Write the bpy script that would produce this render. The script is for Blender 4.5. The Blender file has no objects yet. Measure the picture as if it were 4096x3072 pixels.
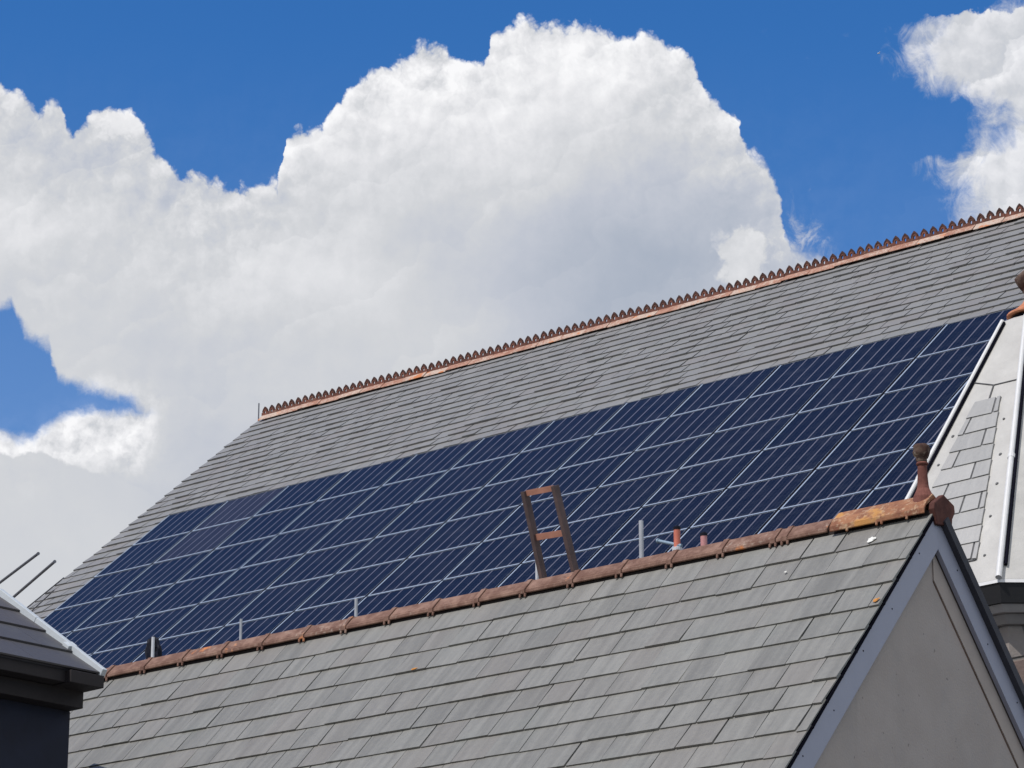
import bpy, math, random
from mathutils import Vector, Matrix
import numpy as np
random.seed(7)
sc = bpy.context.scene
COL = sc.collection
rad = math.radians

# ------------------------------------------------------------------ camera
PITCH = rad(17.648); FPX = 12400.0
CAM = Vector((0, 0, 1.6))
cd = bpy.data.cameras.new('camera'); cam = bpy.data.objects.new('camera', cd); COL.objects.link(cam)
cam.location = CAM; cam.rotation_euler = (math.pi/2 + PITCH, 0, 0)
cd.sensor_width = 36; cd.lens = 36*FPX/4096; cd.clip_start = .1; cd.clip_end = 6000
sc.camera = cam

# ------------------------------------------------------------------ sun, sky, exposure
SUN = Vector((-.78, -.625, 0)).normalized()*math.cos(rad(55)) + Vector((0, 0, math.sin(rad(55))))
sd = bpy.data.lights.new('sun', 'SUN'); sun = bpy.data.objects.new('sun', sd); COL.objects.link(sun)
sd.energy = 3.1; sd.angle = rad(.5); sd.color = (1, .955, .89)
sun.rotation_euler = (-SUN).to_track_quat('-Z', 'Y').to_euler(); sun.location = (0, 0, 40)
sc.view_settings.view_transform = 'Standard'; sc.view_settings.look = 'None'
sc.view_settings.exposure = .09; sc.view_settings.gamma = 1
sc.render.engine = 'CYCLES'; sc.cycles.max_bounces = 5

class X:
    """small wrapper: arithmetic on node sockets"""
    nt = None
    def __init__(s, v): s.v = v
    @staticmethod
    def m(op, *a, clamp=False):
        n = X.nt.nodes.new('ShaderNodeMath'); n.operation = op; n.use_clamp = clamp
        for i, q in enumerate(a):
            q = q.v if isinstance(q, X) else q
            if isinstance(q, (int, float)): n.inputs[i].default_value = q
            else: X.nt.links.new(q, n.inputs[i])
        return X(n.outputs[0])
    def __add__(s, o): return X.m('ADD', s, o)
    __radd__ = __add__
    def __sub__(s, o): return X.m('SUBTRACT', s, o)
    def __rsub__(s, o): return X.m('SUBTRACT', o, s)
    def __mul__(s, o): return X.m('MULTIPLY', s, o)
    __rmul__ = __mul__
    def __truediv__(s, o): return X.m('DIVIDE', s, o)
    def smooth(s, a, b, lo=0., hi=1.):
        n = X.nt.nodes.new('ShaderNodeMapRange'); n.interpolation_type = 'SMOOTHSTEP'
        X.nt.links.new(s.v, n.inputs[0])
        for i, q in zip((1, 2, 3, 4), (a, b, lo, hi)):
            if isinstance(q, X): X.nt.links.new(q.v, n.inputs[i])
            else: n.inputs[i].default_value = q
        return X(n.outputs[0])
def comb(x, y, z=0.):
    n = X.nt.nodes.new('ShaderNodeCombineXYZ')
    for i, q in enumerate((x, y, z)):
        if isinstance(q, X): X.nt.links.new(q.v, n.inputs[i])
        else: n.inputs[i].default_value = q
    return n.outputs[0]
def noise(vec, scale, detail=4., rough=.5, color=False, dist=0.):
    n = X.nt.nodes.new('ShaderNodeTexNoise')
    if vec is not None: X.nt.links.new(vec, n.inputs['Vector'])
    n.inputs['Scale'].default_value = scale; n.inputs['Detail'].default_value = detail
    n.inputs['Roughness'].default_value = rough; n.inputs['Distortion'].default_value = dist
    return n.outputs['Color'] if color else X(n.outputs[0])
def voro(vec, scale, detail=3., rough=.5):
    n = X.nt.nodes.new('ShaderNodeTexVoronoi'); n.feature = 'F1'; n.distance = 'EUCLIDEAN'
    n.voronoi_dimensions = '2D'
    X.nt.links.new(vec, n.inputs['Vector'])
    n.inputs['Scale'].default_value = scale; n.inputs['Detail'].default_value = detail
    n.inputs['Roughness'].default_value = rough
    return X(n.outputs['Distance'])
def curve(x, pts):
    """float curve through (input, output) points"""
    xs = [p[0] for p in pts]; ys = [p[1] for p in pts]
    x0, x1, y0, y1 = min(xs), max(xs), min(ys), max(ys)
    n = X.nt.nodes.new('ShaderNodeFloatCurve'); c = n.mapping.curves[0]
    q = [((a-x0)/(x1-x0), (b-y0)/(y1-y0)) for a, b in sorted(pts)]
    while len(c.points) < len(q): c.points.new(.5, .5)
    for p, (a, b) in zip(c.points, q): p.location = (a, b); p.handle_type = 'VECTOR'
    n.mapping.update()
    t = (x - x0)/(x1-x0)
    X.nt.links.new(t.v, n.inputs[1])
    return X(n.outputs[0])*(y1-y0) + y0
def mixc(f, a, b):
    n = X.nt.nodes.new('ShaderNodeMix'); n.data_type = 'RGBA'
    for s, q in ((n.inputs[0], f), (n.inputs[6], a), (n.inputs[7], b)):
        q = q.v if isinstance(q, X) else q
        if isinstance(q, (int, float)): s.default_value = q
        elif isinstance(q, tuple): s.default_value = (*q[:3], 1)
        else: X.nt.links.new(q, s)
    return n.outputs[2]

world = bpy.data.worlds.new('World'); sc.world = world; world.use_nodes = True
nt = world.node_tree; nt.nodes.clear(); X.nt = nt
out = nt.nodes.new('ShaderNodeOutputWorld'); bg = nt.nodes.new('ShaderNodeBackground')
nt.links.new(bg.outputs[0], out.inputs[0])
WS = .10; bg.inputs[1].default_value = WS
sky = nt.nodes.new('ShaderNodeTexSky'); sky.sky_type = 'NISHITA'; sky.sun_disc = False
sky.sun_elevation = rad(55); sky.sun_rotation = math.atan2(SUN.x, SUN.y)
sky.air_density = 1.0; sky.dust_density = .5; sky.ozone_density = 3.5; sky.altitude = 300
tc = nt.nodes.new('ShaderNodeTexCoord'); sp = nt.nodes.new('ShaderNodeSeparateXYZ')
nt.links.new(tc.outputs['Generated'], sp.inputs[0])
dx, dy, dz = (X(sp.outputs[i]) for i in range(3))
AZ = X.m('ARCTAN2', dx, dy)*57.29578                 # compass angle of a sky direction, degrees
EL = X.m('ARCSINE', dz)*57.29578                     # its height above the horizon
P = comb(AZ, EL)
# break the outline up: large lobes, then small billows
def chan(c):
    s = nt.nodes.new('ShaderNodeSeparateColor'); nt.links.new(c, s.inputs[0]); return [X(s.outputs[i]) for i in range(3)]
w1 = chan(noise(P, .9, 6., .62, True)); w2 = chan(noise(P, 3.2, 5., .6, True))
ax = AZ + (w1[0]-.5)*.26 + (w2[0]-.5)*.20
ay = EL + (w1[1]-.5)*.26 + (w2[1]-.5)*.16
PW = comb(ax, ay)
bil = voro(PW, 1.1, 4., .62)                          # small near cell centres = round puffs
SX, SY = -.16, .20
bil2 = voro(comb(ax+SX, ay+SY), 1.1, 4., .62)
fb = noise(PW, 1.6, 8., .6); fbs = noise(comb(ax+SX, ay+SY), 1.6, 8., .6)
wisp = noise(comb(AZ*1.25, EL), 1.5, 9., .68, dist=.7)
TOP = [(-10.7, 23.2), (-10.15, 23.11), (-9.96, 22.87), (-9.5, 22.65), (-9.35, 22.45), (-9.23, 22.75), (-8.91, 22.73), (-8.8, 22.25), (-8.66, 22.1), (-8.32, 22.55), (-7.96, 22.74), (-7.55, 22.71), (-7.21, 22.18), (-6.97, 21.85), (-6.55, 21.57), (-6.0, 21.51), (-5.0, 21.36), (-4.6, 21.34), (-4.49, 22.25), (-4.2, 22.55), (-3.74, 22.47), (-3.52, 22.85), (-3.2, 23.11), (-2.84, 23.5), (-2.61, 23.67), (-2.1, 23.75), (-1.87, 23.95), (-1.36, 24.0), (-0.98, 23.66), (-0.52, 23.66), (-0.38, 24.25), (0.13, 24.42), (0.88, 24.46), (1.81, 24.28), (2.46, 24.06), (2.74, 24.18), (3.11, 24.05), (3.66, 23.74), (3.92, 23.14), (4.46, 22.66), (4.63, 22.1), (5.08, 21.67), (5.32, 20.81), (5.42, 20.13), (6.02, 19.98), (6.72, 19.49), (8.02, 18.59)]
HA = [(-10.7, 18.7), (-9.92, 18.92), (-9.66, 19.02), (-9.41, 18.52), (-8.91, 18.25), (-8.75, 17.71), (-8.07, 17.5), (-7.4, 17.3), (-6.9, 17.1), (-6.6, 16.95)]
HB = [(-10.7, 16.2), (-9.77, 16.35), (-9.16, 16.29), (-9.0, 16.51), (-8.49, 16.78), (-7.97, 16.98), (-7.18, 16.86), (-6.6, 17.0)]
RC = [(16., 9.4), (17.5, 9.2), (20.67, 8.72), (20.93, 8.55), (21.24, 8.32), (21.5, 8.3), (21.65, 8.9), (21.91, 9.2), (22.41, 9.3), (22.65, 8.75), (22.84, 8.31), (23.07, 7.91), (23.38, 7.7), (23.59, 7.75), (23.92, 7.95), (24.14, 8.4), (24.22, 9.8), (24.7, 10.6)]
sd_main = curve(ax, TOP) + X.m('MAXIMUM', -10.7 - ax, 0.)*-.05 - ay
puff = (.42 - bil)*.55
core = sd_main + puff*.50 + (fb-.5)*.22
soft = AZ.smooth(4.2, 6.2)
wid = .085 + soft*.14
m_main = core.smooth(wid*-1., wid)
# thin torn scraps trailing off the right flank of the big cloud
fl = sd_main + .75 + (wisp-.5)*3.2
m_scrap = fl.smooth(-.1, 1.1)*AZ.smooth(4.9, 5.5)*AZ.smooth(6.6, 6.0)*EL.smooth(22.2, 21.2)*.55*wisp.smooth(.42, .66)
# window of blue low on the left
hole = X.m('MINIMUM', curve(ax, HA) - ay, ay - curve(ax, HB))
m_hole = (hole + (fb-.5)*.7).smooth(-.06, .26)*ax.smooth(-6.7, -7.3)
# right hand cloud: torn edge
sd_r = AZ + (w1[0]-.5)*1.0 + (w2[0]-.5)*.5 - curve(EL + (w1[1]-.5)*.7 + (w2[1]-.5)*.35, RC)
rr = sd_r + (wisp-.5)*2.3
m_r = rr.smooth(-.35, 1.0)*.96*EL.smooth(12., 15.)
m = X.m('MAXIMUM', X.m('MAXIMUM', m_main*(1.-m_hole), m_scrap), m_r)
haze_up = noise(comb(AZ*.8, EL*1.6), .55, 8., .62, dist=1.)
m = X.m('MAXIMUM', m, haze_up.smooth(.63, .85)*AZ.smooth(4.5, 6.)*.28)
# brightness of the cloud body
def px(x, y):                                         # direction of a spot in the sky, degrees
    k = 4096/2212; u = (x*k-2048)/FPX; v = (y*k-1536)/FPX
    d = Vector((u, math.cos(PITCH)+v*math.sin(PITCH), math.sin(PITCH)-v*math.cos(PITCH)))
    return math.degrees(math.atan2(d.x, d.y)), math.degrees(math.asin(d.z/d.length))
w3 = chan(noise(P, .45, 5., .55, True))
bx = AZ + (w3[0]-.5)*2.2 + (w2[0]-.5)*.5; by = EL + (w3[1]-.5)*2.2 + (w2[1]-.5)*.5
def blob(x, y, rx, ry, amp):
    a, e = px(x, y); q = 108.
    tx = (bx-a)*(q/rx); ty = (by-e)*(q/ry)
    return X.m('EXPONENT', (tx*tx + ty*ty)*-1.)*amp
L = X(noise(comb(bx, by), .5, 4., .45).v)*.20 + .43
for b in [(1400, 560, 330, 190, -.40), (1300, 740, 320, 150, -.16), (1620, 440, 130, 120, -.05), (1130, 300, 260, 220, .16), (900, 190, 150, 110, .20),
          (1270, 150, 230, 120, .20), (1560, 250, 60, 140, .10), (620, 620, 260, 120, .12), (60, 470, 160, 90, .13), (80, 330, 120, 60, -.10),
          (330, 360, 220, 80, -.10), (480, 480, 170, 70, -.07), (260, 260, 55, 55, .16), (560, 760, 190, 90, -.07), (850, 690, 260, 110, .06),
          (700, 330, 120, 90, .18), (210, 960, 120, 70, .34), (60, 1130, 240, 90, -.10), (420, 960, 160, 200, -.12), (90, 1280, 300, 90, -.16),
          (380, 800, 190, 80, .03), (2100, 250, 160, 300, -.06), (1000, 560, 240, 120, -.06)]:
    L = L + blob(*b)
# the bright tower standing in front of the grey flank, right of centre
a1, e1 = px(1610, 545)
tw = X.m('SQRT', (ax-a1)*(ax-a1)*1.3 + (ay-e1)*(ay-e1)*1.0)
tow = (.95 - tw + puff*.9 + (fb-.5)*.8).smooth(-.05, .25)*AZ.smooth(3.6, 4.1)
L = L + tow*(.62 - L)*.9
# smoothed skyline of the cloud bank: how deep inside the cloud a direction lies
xs_ = [-10.7+18.72*i/40 for i in range(41)]
def top_at(x):
    for (a, b), (c, d) in zip(TOP, TOP[1:]):
        if a <= x <= c: return b+(d-b)*(x-a)/(c-a)
    return TOP[-1][1] if x > 0 else TOP[0][1]
TOPS = [(x, sum(top_at(x+q*.2)*math.exp(-(q*.2/.7)**2/2) for q in range(-9, 10))/sum(math.exp(-(q*.2/.7)**2/2) for q in range(-9, 10))) for x in xs_]
deep = curve(bx, TOPS) - by
edge = X.m('MINIMUM', X.m('EXPONENT', X.m('MAXIMUM', deep + .35, 0.)*-.75), 1.)
flank = X.m('EXPONENT', X.m('MAXIMUM', core, 0.)*-3.)
rel = ((bil2 - bil)*1.1 + (fb - fbs)*1.0)*AZ.smooth(7.4, 6.0, .3, 1.)
L = L + rel*(.02 + edge*.50) + edge*.10 + flank*.07
# billows standing one before another: crisp on the sunward side, fading away from it
bn = noise(comb(ax*.9, ay*1.05), .75, 5., .5) + puff*.10 + (ay*.34 - ax*.20)
def saw(n, k, ph=0.):
    t = X.m('FRACT', n*k + ph); return t*t*(1.-t.smooth(.93, 1.)) - .28
L = L + saw(bn, 1.7)*(.05 + edge*.19)
L = L + saw(noise(comb(ax, ay), 1.7, 6., .55) + (ay*.5 - ax*.3), 1.6, .3)*edge*.11
# lobe of the left-hand cloud, lit against grey
a2, e2 = px(262, 272)
lob = (.52 - X.m('SQRT', (ax-a2)*(ax-a2)*1.1 + (ay-e2)*(ay-e2)*.9) + puff*.6 + (fb-.5)*.4).smooth(-.02, .14)*(ay-ax*.3).smooth(e2-a2*.3-.55, e2-a2*.3+.1)
L = L + lob*(.80 - L)*.75
# low on the left: white heads rising behind a grey bank
HC = [(-10.7, 16.15), (-9.5, 16.22), (-9.05, 16.26), (-8.6, 16.12), (-8.0, 15.98), (-7.45, 15.85), (-6.9, 15.6), (-6.4, 15.3)]
inl = ax.smooth(-6.5, -7.3)
hd = (curve(ax, HB) - ay).smooth(-.9, .0)*(curve(ax, HB)-ay).smooth(1.3, .5)*inl
L = L + hd*(.80 + rel*.5 - L)*.85
gb = (curve(ax, HC) - ay + puff*.25).smooth(-.03, .05)*inl
L = L + gb*(.50 + (fb-.5)*.12 + (curve(ax, HC) - ay).smooth(.0, 1.3)*.05 - L)*.9
cr = nt.nodes.new('ShaderNodeValToRGB'); nt.links.new(L.v, cr.inputs[0])
els = cr.color_ramp.elements
for i, (p_, c_) in enumerate([(0., (.36, .41, .50)), (.35, (.50, .53, .60)), (.55, (.60, .615, .645)), (.75, (.74, .745, .77)), (1., (.90, .90, .915))]):
    e_ = els[i] if i < 2 else els.new(p_)
    e_.position = p_; e_.color = (*c_, 1)
cs = nt.nodes.new('ShaderNodeVectorMath'); cs.operation = 'SCALE'; nt.links.new(cr.outputs[0], cs.inputs[0]); cs.inputs[3].default_value = 1/WS
hs = nt.nodes.new('ShaderNodeHueSaturation'); nt.links.new(sky.outputs[0], hs.inputs['Color'])
hs.inputs['Saturation'].default_value = 1.34; hs.inputs['Value'].default_value = 1.24; hs.inputs['Hue'].default_value = .508
m = m + (1.-m)*EL.smooth(24.5, 15.)*.10
nt.links.new(mixc(m, hs.outputs[0], cs.outputs[0]), bg.inputs[0])

# ------------------------------------------------------------------ frames measured from the place
Zv = Vector((0, 0, 1))
def axes(deg):
    a = rad(deg); return Vector((math.cos(a), math.sin(a), 0)), Vector((-math.sin(a), math.cos(a), 0))
def frame(o, r, h):
    m = Matrix.Identity(4)
    for i in range(3): m[i][0], m[i][1], m[i][2], m[i][3] = r[i], h[i], Zv[i], o[i]
    return m
R1, H1 = axes(-40.405)
R2, H2 = axes(-43.0)
Fv = Vector((0, math.cos(PITCH), math.sin(PITCH))); Uv = Vector((0, -math.sin(PITCH), math.cos(PITCH))); Rv = Vector((1, 0, 0))
def ray(x, y): return Fv + Rv*((x-2048)/FPX) - Uv*((y-1536)/FPX)
def hit(x, y, P_, N_):
    d = ray(x, y); return CAM + d*((P_-CAM).dot(N_)/d.dot(N_))

# ------------------------------------------------------------------ mesh helpers
class MB:
    def __init__(s): s.v = []; s.f = []; s.uv = []; s.t = []
    def face(s, pts, uv=None, tone=.5):
        i = len(s.v); s.v += [tuple(p) for p in pts]; s.f.append(tuple(range(i, i+len(pts))))
        s.uv.append(uv or [(p[0], p[1]) for p in pts]); s.t.append(tone)
    def hexa(s, c, tone=.5, uvs=None, skip=()):
        """8 corners: 0-3 bottom ring, 4-7 top ring"""
        for k, q in enumerate(((3, 2, 1, 0), (4, 5, 6, 7), (0, 1, 5, 4), (1, 2, 6, 5), (2, 3, 7, 6), (3, 0, 4, 7))):
            if k in skip: continue
            s.face([c[i] for i in q], [uvs[i] for i in q] if uvs else None, tone)
    def box(s, a, b, tone=.5):
        x0, y0, z0 = a; x1, y1, z1 = b
        s.hexa([(x0, y0, z0), (x1, y0, z0), (x1, y1, z0), (x0, y1, z0), (x0, y0, z1), (x1, y0, z1), (x1, y1, z1), (x0, y1, z1)], tone)
        return s
    def prism(s, poly, p0, p1, fn, tone=.5):
        """polygon in a plane, swept between two depths; fn(x, y, d) gives the point"""
        n = len(poly)
        A = [fn(x, y, p0) for x, y in poly]; B = [fn(x, y, p1) for x, y in poly]
        s.face(A[::-1], None, tone); s.face(B, None, tone)
        for i in range(n):
            j = (i+1) % n; s.face([A[i], A[j], B[j], B[i]], None, tone)
        return s
    def tube(s, p0, p1, r0, r1=None, n=10, cap=True, tone=.5):
        p0 = Vector(p0); p1 = Vector(p1); r1 = r0 if r1 is None else r1
        d = (p1-p0).normalized(); u = d.orthogonal().normalized(); w = d.cross(u)
        A = [p0 + (u*math.cos(t)+w*math.sin(t))*r0 for t in [2*math.pi*i/n for i in range(n)]]
        B = [p1 + (u*math.cos(t)+w*math.sin(t))*r1 for t in [2*math.pi*i/n for i in range(n)]]
        for i in range(n):
            j = (i+1) % n; s.face([A[i], A[j], B[j], B[i]], None, tone)
        if cap: s.face(A[::-1], None, tone); s.face(B, None, tone)
        return s
    def lathe(s, prof, o=(0, 0, 0), n=20, lump=0., ph=0.):
        rings = []
        for k, (r_, z_) in enumerate(prof):
            rings.append([(o[0]+r_*(1+lump*math.sin(3*t+k*1.3+ph)*math.cos(2*t-k+ph))*math.cos(t), o[1]+r_*(1+lump*math.sin(3*t+k*1.3+ph)*math.cos(2*t-k+ph))*math.sin(t), o[2]+z_) for t in [2*math.pi*i/n for i in range(n)]])
        for A, B in zip(rings, rings[1:]):
            for i in range(n):
                j = (i+1) % n; s.face([A[i], A[j], B[j], B[i]])
        s.face(rings[0][::-1]); s.face(rings[-1])
        return s
    def build(s, name, mat, parent=None, mw=None, bevel=0., smooth=False, weld=False):
        me = bpy.data.meshes.new(name); me.from_pydata(s.v, [], s.f)
        uvl = me.uv_layers.new(name='UVMap'); flat = [c for f in s.uv for p in f for c in p[:2]]
        uvl.data.foreach_set('uv', flat)
        at = me.attributes.new('tone', 'FLOAT', 'FACE'); at.data.foreach_set('value', s.t)
        o = bpy.data.objects.new(name, me); COL.objects.link(o); me.materials.append(mat)
        if parent: o.parent = parent
        if mw is not None: o.matrix_world = mw
        if bevel or weld or smooth:
            w_ = o.modifiers.new('weld', 'WELD'); w_.merge_threshold = 1e-4
        if bevel:
            b = o.modifiers.new('bevel', 'BEVEL'); b.width = bevel; b.segments = 2; b.limit_method = 'ANGLE'; b.angle_limit = rad(35)
        if smooth: me.polygons.foreach_set('use_smooth', [True]*len(me.polygons))
        me.update(); return o
def tag(o, label=None, cat=None, group=None, kind=None):
    for k, v in (('label', label), ('category', cat), ('group', group), ('kind', kind)):
        if v: o[k] = v
    return o
def empty(name, m, label, cat, group=None):
    e = bpy.data.objects.new(name, None); COL.objects.link(e); e.empty_display_size = .2; e.matrix_world = m
    return tag(e, label, cat, group)
def copyo(o, parent=None):
    c = o.copy(); COL.objects.link(c); c.parent = parent; return c

# ------------------------------------------------------------------ materials
def mat(name, build, rough=.7, metal=0., spec=.5, bump=None, ior=0):
    m_ = bpy.data.materials.new(name); m_.use_nodes = True; t = m_.node_tree; X.nt = t
    b = t.nodes['Principled BSDF']; b.inputs['Metallic'].default_value = metal
    b.inputs['Specular IOR Level'].default_value = spec
    if ior: b.inputs['IOR'].default_value = ior
    c, r_, hgt = build(t)
    if isinstance(c, tuple): b.inputs['Base Color'].default_value = (*c, 1)
    else: t.links.new(c, b.inputs['Base Color'])
    r_ = rough if r_ is None else r_
    if isinstance(r_, X): t.links.new(r_.v, b.inputs['Roughness'])
    else: b.inputs['Roughness'].default_value = r_
    if hgt is not None:
        bp = t.nodes.new('ShaderNodeBump'); bp.inputs['Strength'].default_value = 1.; bp.inputs['Distance'].default_value = hgt[1]
        t.links.new(hgt[0].v, bp.inputs['Height']); t.links.new(bp.outputs[0], b.inputs['Normal'])
    return m_
def attr(name):
    n = X.nt.nodes.new('ShaderNodeAttribute'); n.attribute_name = name; return X(n.outputs['Fac'])
def uvn():
    n = X.nt.nodes.new('ShaderNodeUVMap'); n.uv_map = 'UVMap'; s = X.nt.nodes.new('ShaderNodeSeparateXYZ')
    X.nt.links.new(n.outputs[0], s.inputs[0]); return X(s.outputs[0]), X(s.outputs[1])
def objc():
    n = X.nt.nodes.new('ShaderNodeTexCoord'); return n.outputs['Object']
def orand():
    n = X.nt.nodes.new('ShaderNodeObjectInfo'); return X(n.outputs['Random'])

def slate_mat(name, lo, hi, streak=.5, warm=(.21, .185, .175), green=(.20, .215, .195), tmix=.55):
    def b(t):
        u, v = uvn(); tone = attr('tone')
        st = noise(comb(u*14., v*1.1, tone*40.), 1., 4., .6)
        gr = noise(comb(u, v, tone*9.), 26., 5., .6)
        big = noise(comb(u, v), .5, 3., .5)
        f = (tone*.36 + (st-.5)*streak + (gr-.5)*.25 + (big-.5)*.30 + .32)
        c = mixc(f.smooth(.1, .95), lo, hi)
        hue = X.m('FRACT', tone*37.7)
        c = mixc(hue.smooth(.55, 1.)*tmix, c, warm)
        c = mixc(noise(comb(u, v), 1.3, 4., .6).smooth(.5, .8)*.35, c, green)
        # lichen specks and the white dust of rain-washed slate
        sp_ = noise(comb(u, v), 38., 2., .5).smooth(.72, .80)*noise(comb(u, v), 2.2, 2., .5).smooth(.5, .7)
        c = mixc(sp_*.55, c, (.42, .42, .38))
        return c, (gr*.25 + .42), (gr*.5 + st*.5, .004)
    return mat(name, b, spec=.5)
M_slate_big = slate_mat('weathered_slate', (.185, .185, .182), (.262, .258, .25), .22, tmix=.3)
M_slate_low = slate_mat('near_slate', (.152, .149, .136), (.262, .258, .237), 1.05, warm=(.215, .192, .172), tmix=.35)
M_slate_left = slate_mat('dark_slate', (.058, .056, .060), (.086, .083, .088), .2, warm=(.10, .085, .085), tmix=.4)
M_slate_tur = slate_mat('turret_slate', (.27, .27, .265), (.44, .435, .42), .4, warm=(.44, .42, .40), tmix=.3, green=(.42, .43, .41))

def terr(name, base, dark, cream, cf=.4, orange=None, of=0.):
    def b(t):
        o = objc(); rn = orand(); tone = attr('tone')
        mp = t.nodes.new('ShaderNodeVectorMath'); mp.operation = 'ADD'; t.links.new(o, mp.inputs[0]); t.links.new(comb(rn*17., rn*9., rn*31.), mp.inputs[1])
        n1 = noise(mp.outputs[0], 9., 6., .65); n2 = noise(mp.outputs[0], 30., 4., .6); n3 = noise(mp.outputs[0], 3.5, 4., .55)
        c = mixc(n1.smooth(.35, .7), dark, base)
        c = mixc((n2*.6+n3*.4 + (rn-.5)*.22).smooth(.64-cf*.3, .78-cf*.2), c, cream)
        if orange: c = mixc((n3 + (rn-.5)*.25 + n2*.15).smooth(.82-of*.4, .90-of*.4), c, orange)
        c = mixc(tone.smooth(.6, 1.)*.75, c, (.03, .022, .022))
        return c, None, (n1*.6+n2*.4, .006)
    return mat(name, b, rough=.85, spec=.25)
M_terr_ridge = terr('old_terracotta', (.28, .172, .132), (.15, .08, .06), (.36, .28, .23), .22, (.58, .20, .06), .20)
M_terr_base = terr('crest_base_terracotta', (.44, .25, .185), (.30, .14, .095), (.52, .42, .35), .85, (.52, .20, .09), .38)
M_terr_crest = terr('crest_terracotta', (.22, .085, .06), (.10, .045, .035), (.24, .15, .12), .12)
M_terr_lichen = terr('lichened_terracotta', (.36, .17, .09), (.21, .09, .055), (.50, .36, .24), .30, (.48, .24, .08), .30)
M_terr_dark = terr('dark_terracotta', (.155, .062, .048), (.085, .034, .028), (.20, .13, .10), .1)
M_fin = terr('finial_terracotta', (.24, .095, .075), (.13, .05, .04), (.30, .22, .16), .15)
M_fin_head = terr('mossy_finial_head', (.15, .105, .08), (.06, .03, .025), (.34, .29, .22), .4)
M_fin_foot = terr('orange_terracotta', (.62, .27, .15), (.45, .17, .09), (.58, .36, .24), .2)

def plain(name, c, rough=.7, metal=0., var=.25, sc_=12., spec=.5, bump=.002, dirt=None, df=.5):
    def b(t):
        o = objc(); n1 = noise(o, sc_, 5., .6); n2 = noise(o, sc_*.2, 4., .6)
        lo = tuple(q*(1-var) for q in c); hi = tuple(min(1, q*(1+var)) for q in c)
        k = mixc((n1*.5+n2*.5).smooth(.3, .7), lo, hi)
        if dirt: k = mixc((n1*.45+n2*.55).smooth(.55, .72)*df, k, dirt)
        return k, None, (n1, bump)
    return mat(name, b, rough=rough, metal=metal, spec=spec)
M_render = plain('weathered_render', (.255, .235, .215), .9, var=.06, sc_=5., bump=.003, dirt=(.17, .145, .12), df=.35)
M_barge = plain('painted_bargeboard', (.36, .37, .45), .6, var=.05, sc_=6., dirt=(.30, .30, .34), df=.4)
M_mould = plain('stained_moulding', (.43, .37, .33), .8, var=.08, sc_=8., dirt=(.36, .25, .18), df=.6)
M_shade_mortar = plain('shadow_gap_mortar', (.018, .012, .011), .95, var=.3)
M_under = plain('slate_underside', (.05, .05, .062), .8, var=.2)
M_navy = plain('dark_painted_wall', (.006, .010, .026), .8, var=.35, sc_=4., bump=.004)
M_darktim = plain('dark_eave_timber', (.013, .010, .012), .7, var=.25)
M_flash = plain('pale_verge_trim', (.50, .54, .57), .5, var=.06)
M_lead = plain('lead_sheet', (.50, .49, .465), .6, var=.12, sc_=5., spec=.4, bump=.01, dirt=(.64, .63, .61), df=.5)
M_leadroll = plain('lead_roll', (.66, .66, .66), .5, var=.07)
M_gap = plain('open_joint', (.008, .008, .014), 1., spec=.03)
M_gutter = plain('black_gutter', (.006, .006, .008), .6)
M_cornice = plain('pale_cornice', (.34, .32, .31), .8, var=.1)
M_alu = plain('aluminium_frame', (.30, .36, .46), .5, .0, var=.06, sc_=3., bump=0.)
M_rail = plain('mounting_rail_metal', (.10, .11, .13), .5, .3)
M_post = plain('galvanised_post', (.42, .44, .48), .5, .2, var=.12)
M_pipewhite = plain('pale_post', (.60, .62, .66), .5, var=.08)
M_blue = plain('blue_grey_tube', (.22, .31, .40), .45, var=.12)
M_red = plain('red_stub', (.60, .17, .11), .55, var=.14)
M_pink = plain('faded_red_stub', (.52, .24, .24), .6, var=.14)
M_black = plain('black_plastic', (.004, .005, .014), .55, var=.3, spec=.2)
M_rust = plain('rusty_ladder_steel', (.115, .078, .075), .8, .1, var=.3, dirt=(.22, .10, .06), df=.5)
M_rung = plain('peach_rung', (.46, .21, .145), .75, var=.2)
M_rod = plain('aerial_rod', (.15, .155, .18), .5, .4)
M_white = plain('white_dropping', (.72, .72, .68), .9, var=.12)
M_orange = plain('orange_lichen', (.50, .22, .05), .95, var=.35, sc_=40.)
M_gull = plain('white_feathers', (.8, .8, .8), .8)
M_ground = plain('tarmac', (.055, .055, .055), .95, var=.2, sc_=.8)

def stone_b(t):
    o = objc()
    v = t.nodes.new('ShaderNodeTexVoronoi'); t.links.new(o, v.inputs['Vector']); v.inputs['Scale'].default_value = 3.6
    v2 = t.nodes.new('ShaderNodeTexVoronoi'); v2.feature = 'DISTANCE_TO_EDGE'; t.links.new(o, v2.inputs['Vector']); v2.inputs['Scale'].default_value = 3.6
    s = t.nodes.new('ShaderNodeSeparateColor'); t.links.new(v.outputs['Color'], s.inputs[0])
    c = mixc(X(s.outputs[0]), (.20, .135, .115), (.30, .27, .25)); c = mixc(X(s.outputs[1]).smooth(.6, .9)*.6, c, (.30, .15, .12))
    e = X(v2.outputs['Distance']).smooth(.01, .07)
    c = mixc(e, (.16, .15, .14), c)
    n = noise(o, 22., 4., .6)
    return mixc(n*.3, c, (.12, .10, .09)), None, (e*.7+n*.3, .02)
M_stone = mat('rubble_stone', stone_b, .9)

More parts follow.
